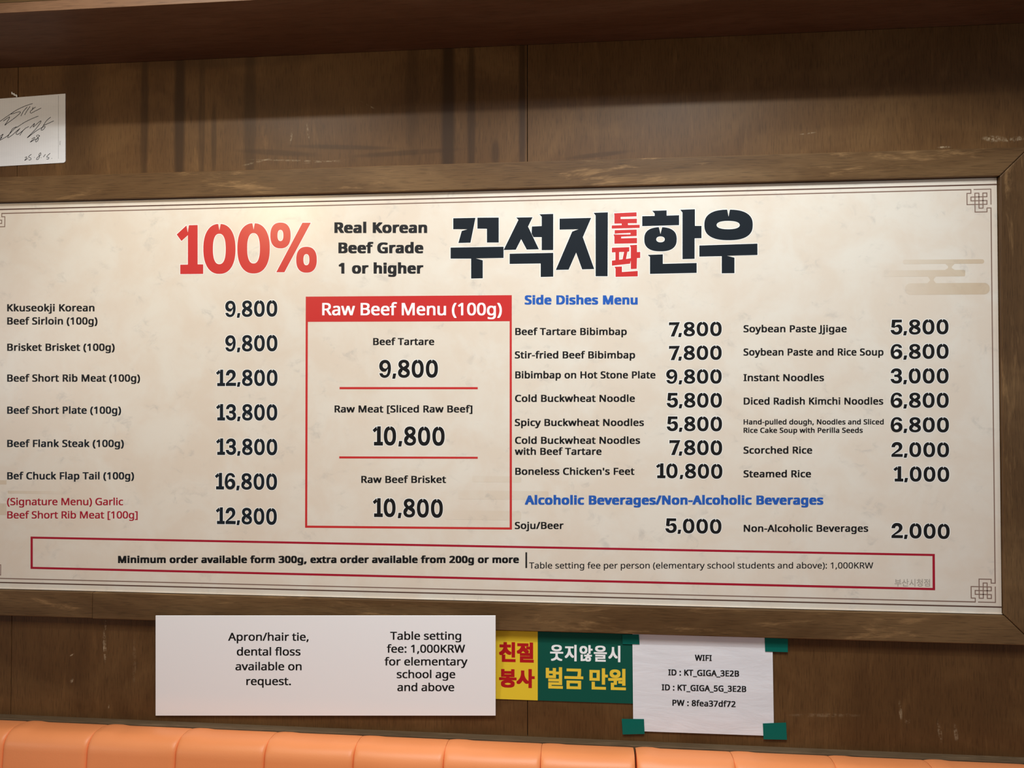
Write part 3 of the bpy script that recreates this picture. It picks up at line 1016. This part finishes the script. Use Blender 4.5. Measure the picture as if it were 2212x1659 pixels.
# ------------------------------------------------------------------ autograph card on the upper panels
AP = wall_plane(-0.0016)
ac = thing('autograph_card', AP.at(60, 355), 'white ruled card with a handwritten autograph and date pinned on the plywood', 'card')
out = [(-75, 363.5), (-75, 219)] + [(141.2, 202.2)]
corner = [(141.2 - 5 + 5 * math.cos(math.radians(a)), 346.5 + 5 * math.sin(math.radians(a))) for a in (0, 22, 45, 68, 90)]
out = out[::1] + corner
out = out[::-1]
slab('sheet', [AP.at(x, y) for x, y in out], [AP.at(x, y) - AP.n * 0.0014 for x, y in out], M_RULED, ac, 0.0)
Z3 = lambda p: zoomed(p, 0, 190, 9.219)
stroke('signature', [Z3(p) for p in (
    [(-60, 700), (0, 665), (120, 580), (210, 520), (330, 440), (500, 360), (650, 310)],
    [(65, 660), (190, 575), (150, 660), (95, 742), (150, 700), (300, 590), (395, 505), (405, 478), (360, 478), (250, 515), (205, 520)],
    [(415, 560), (470, 460), (545, 375)], [(490, 535), (540, 450), (600, 365)], [(710, 378), (640, 430), (600, 478), (625, 500), (700, 460), (820, 400)], [(640, 440), (660, 380)],
    [(-40, 1000), (60, 920), (40, 960), (10, 1000), (40, 980), (-20, 1050)], [(0, 1040), (140, 960), (260, 840), (330, 775), (255, 810), (215, 870), (150, 990), (240, 940), (330, 860), (400, 805)],
    [(765, 560), (640, 610), (480, 690), (330, 790)], [(400, 805), (320, 900), (350, 925), (430, 870), (510, 800), (450, 860), (395, 945)], [(510, 800), (575, 768)],
    [(595, 800), (690, 705), (660, 780), (800, 660), (805, 690), (700, 830), (540, 995), (700, 870), (850, 780), (900, 772), (860, 830), (818, 838), (840, 790), (920, 660), (1010, 580)],
    [(860, 752), (1070, 655)])], 1.15, PEN, AP, 0.0002, ac)
stroke('number', [Z3(p) for p in (
    [(630, 1020), (680, 985), (690, 1000), (600, 1080), (700, 1025), (760, 1010)], [(795, 965), (760, 935), (725, 960), (765, 1000), (750, 1050), (715, 1075), (712, 1040), (760, 985), (790, 945)])],
    1.1, PEN, AP, 0.0002, ac)
stroke('date', [Z3(p) for p in (
    [(495, 1390), (530, 1372), (530, 1395), (490, 1445), (560, 1400)], [(625, 1320), (580, 1355), (570, 1380), (605, 1390), (620, 1415), (590, 1437), (568, 1425)],
    [(680, 1382), (690, 1384)], [(815, 1330), (808, 1290), (775, 1330), (790, 1362), (760, 1420), (725, 1422), (750, 1380), (815, 1330)], [(815, 1388), (826, 1392)],
    [(905, 1320), (865, 1375)], [(1000, 1300), (950, 1345), (930, 1380), (975, 1385), (960, 1415), (925, 1417)], [(1025, 1402), (1036, 1408)])], 1.1, PEN, AP, 0.0002, ac)
stroke('margin_rule', [[(126.4, 206), (126.3, 275), (126.2, 343)]], 0.5, PENCIL, AP, 0.0002, ac)
# the tiny word printed sideways on the margin
cs = grouped(outlines('Date', LATIN))
sc = 8.6 / max(p[0] for a, _ in cs for p in a)
cs = [([(128.4 + p[1] * sc * 1.0, -(304.5 + p[0] * sc)) for p in a], [[(128.4 + p[1] * sc, -(304.5 + p[0] * sc)) for p in h] for h in hs]) for a, hs in cs]
ink('printed_word', cs, PENCIL, AP, 0.0002, ac)
verts, faces = [], []
rnd = random.Random(9)
for i in range(9):
    u = i / 8
    x, y = 24.5 + 13 * u, 200.5 + 7.5 * u
    hgt = 2.0 + 1.3 * math.sin(i * 2.1)
    z = 0.001 + 0.0012 * abs(math.sin(i * 1.7))
    verts += [AP.at(x, y - hgt, z), AP.at(x, y + hgt, 0.0006 + 0.001 * rnd.random())]
    if i:
        k = 2 * i
        faces.append((k - 2, k - 1, k + 1, k))
link('clear_tape', verts, faces, M_CLEAR, ac)

# ------------------------------------------------------------------ orange benches
Z_C = Z_LEDGE - 0.001
seams = [6, 187, 378, 570, 762, 957, 1167, 1375, 1591, 1813, 2029]
SX = [at(s, 1640, -0.098).x for s in seams]
SX = [SX[0] - 0.37, SX[0] - 0.185] + SX + [SX[-1] + 0.19, SX[-1] + 0.38, SX[-1] + 0.57]
CUT = SX[2 + 7]


def profile():
    """(y, z) from the back of the top, over the front edge and down the leaning front"""
    p = [(-0.0235, -0.012), (-0.026, -0.001), (-0.045, 0.003), (-0.062, 0.003)]
    for a in range(0, 91, 15):
        r = 0.034
        p.append((-0.068 - r * math.sin(math.radians(a)), 0.003 - r + r * math.cos(math.radians(a))))
    p += [(-0.1045, -0.06), (-0.109, -0.12), (-0.114, -0.20), (-0.119, -0.30), (-0.124, -0.43)]
    return p


PROF = profile()


def cushion(x0, x1, parent, seed):
    r = random.Random(seed)
    nu = 32
    verts, faces = [], []
    w = x1 - x0
    m = len(PROF)
    bump = 0.0010 + 0.0010 * r.random()
    for i in range(nu + 1):
        u = i / nu
        u = 0.5 - 0.5 * math.cos(math.pi * u)
        e = 1 - abs(2 * u - 1) ** 34
        for j, (y, z) in enumerate(PROF):
            front = max(0.0, min(1.0, (-y - 0.05) / 0.04))
            yy = y + 0.006 * (1 - e) * front - 0.002 * math.sin(math.pi * u) * front
            zz = z - 0.0006 * (1 - e) + (bump * math.exp(-((u - 0.13) / 0.10) ** 4) if j < 6 else 0.0)
            if j == 0:
                yy, zz = -0.0235, -0.012
            verts.append((x0 + 0.0004 + (w - 0.0008) * u, yy, Z_C + zz))
    for i in range(nu):
        for j in range(m - 1):
            a = i * m + j
            faces.append((a, a + 1, a + m + 1, a + m))
    for base, rev in ((0, True), (nu * m, False)):
        f = tuple(base + j for j in range(m))
        f = f + ()
        # close the ends towards the back
        n = len(verts)
        verts.append((verts[base][0], -0.0235, Z_C - 0.43))
        loop = list(f) + [n]
        faces.append(tuple(loop if not rev else loop[::-1]))
    o = link('back_cushion', verts, faces, M_LEATHER, parent, True)
    sub = o.modifiers.new('soft', 'EDGE_SPLIT')
    sub.split_angle = math.radians(55)
    return o


def bench(xa, cuts, label):
    b = thing('banquette', ((cuts[0] + cuts[-1]) / 2, -0.25, 0.0), label, 'bench')
    for i in range(len(cuts) - 1):
        cushion(cuts[i], cuts[i + 1], b, i * 7 + int(xa))
    x0, x1 = cuts[0] + 0.001, cuts[-1] - 0.001
    box('backboard', x0, x1, -0.0232, 0.0098, 0.0, Z_LEDGE - 0.0505, M_PLINTH, b, 0)
    box('seat', x0, x1, -0.56, -0.0234, 0.33, Z_C - 0.432, M_LEATHER, b, 0.02)
    box('plinth', x0, x1, -0.50, -0.0234, 0.0, 0.3295, M_PLINTH, b, 0.002)
    return b


i9 = 9
left = SX[:i9] + [CUT - 0.0018]
right = [CUT + 0.0018] + SX[i9 + 1:]
bench(1, left, 'orange leather bench under the white card, its back in padded panels')
bench(2, right, 'orange leather bench under the taped paper notice, its back in padded panels')
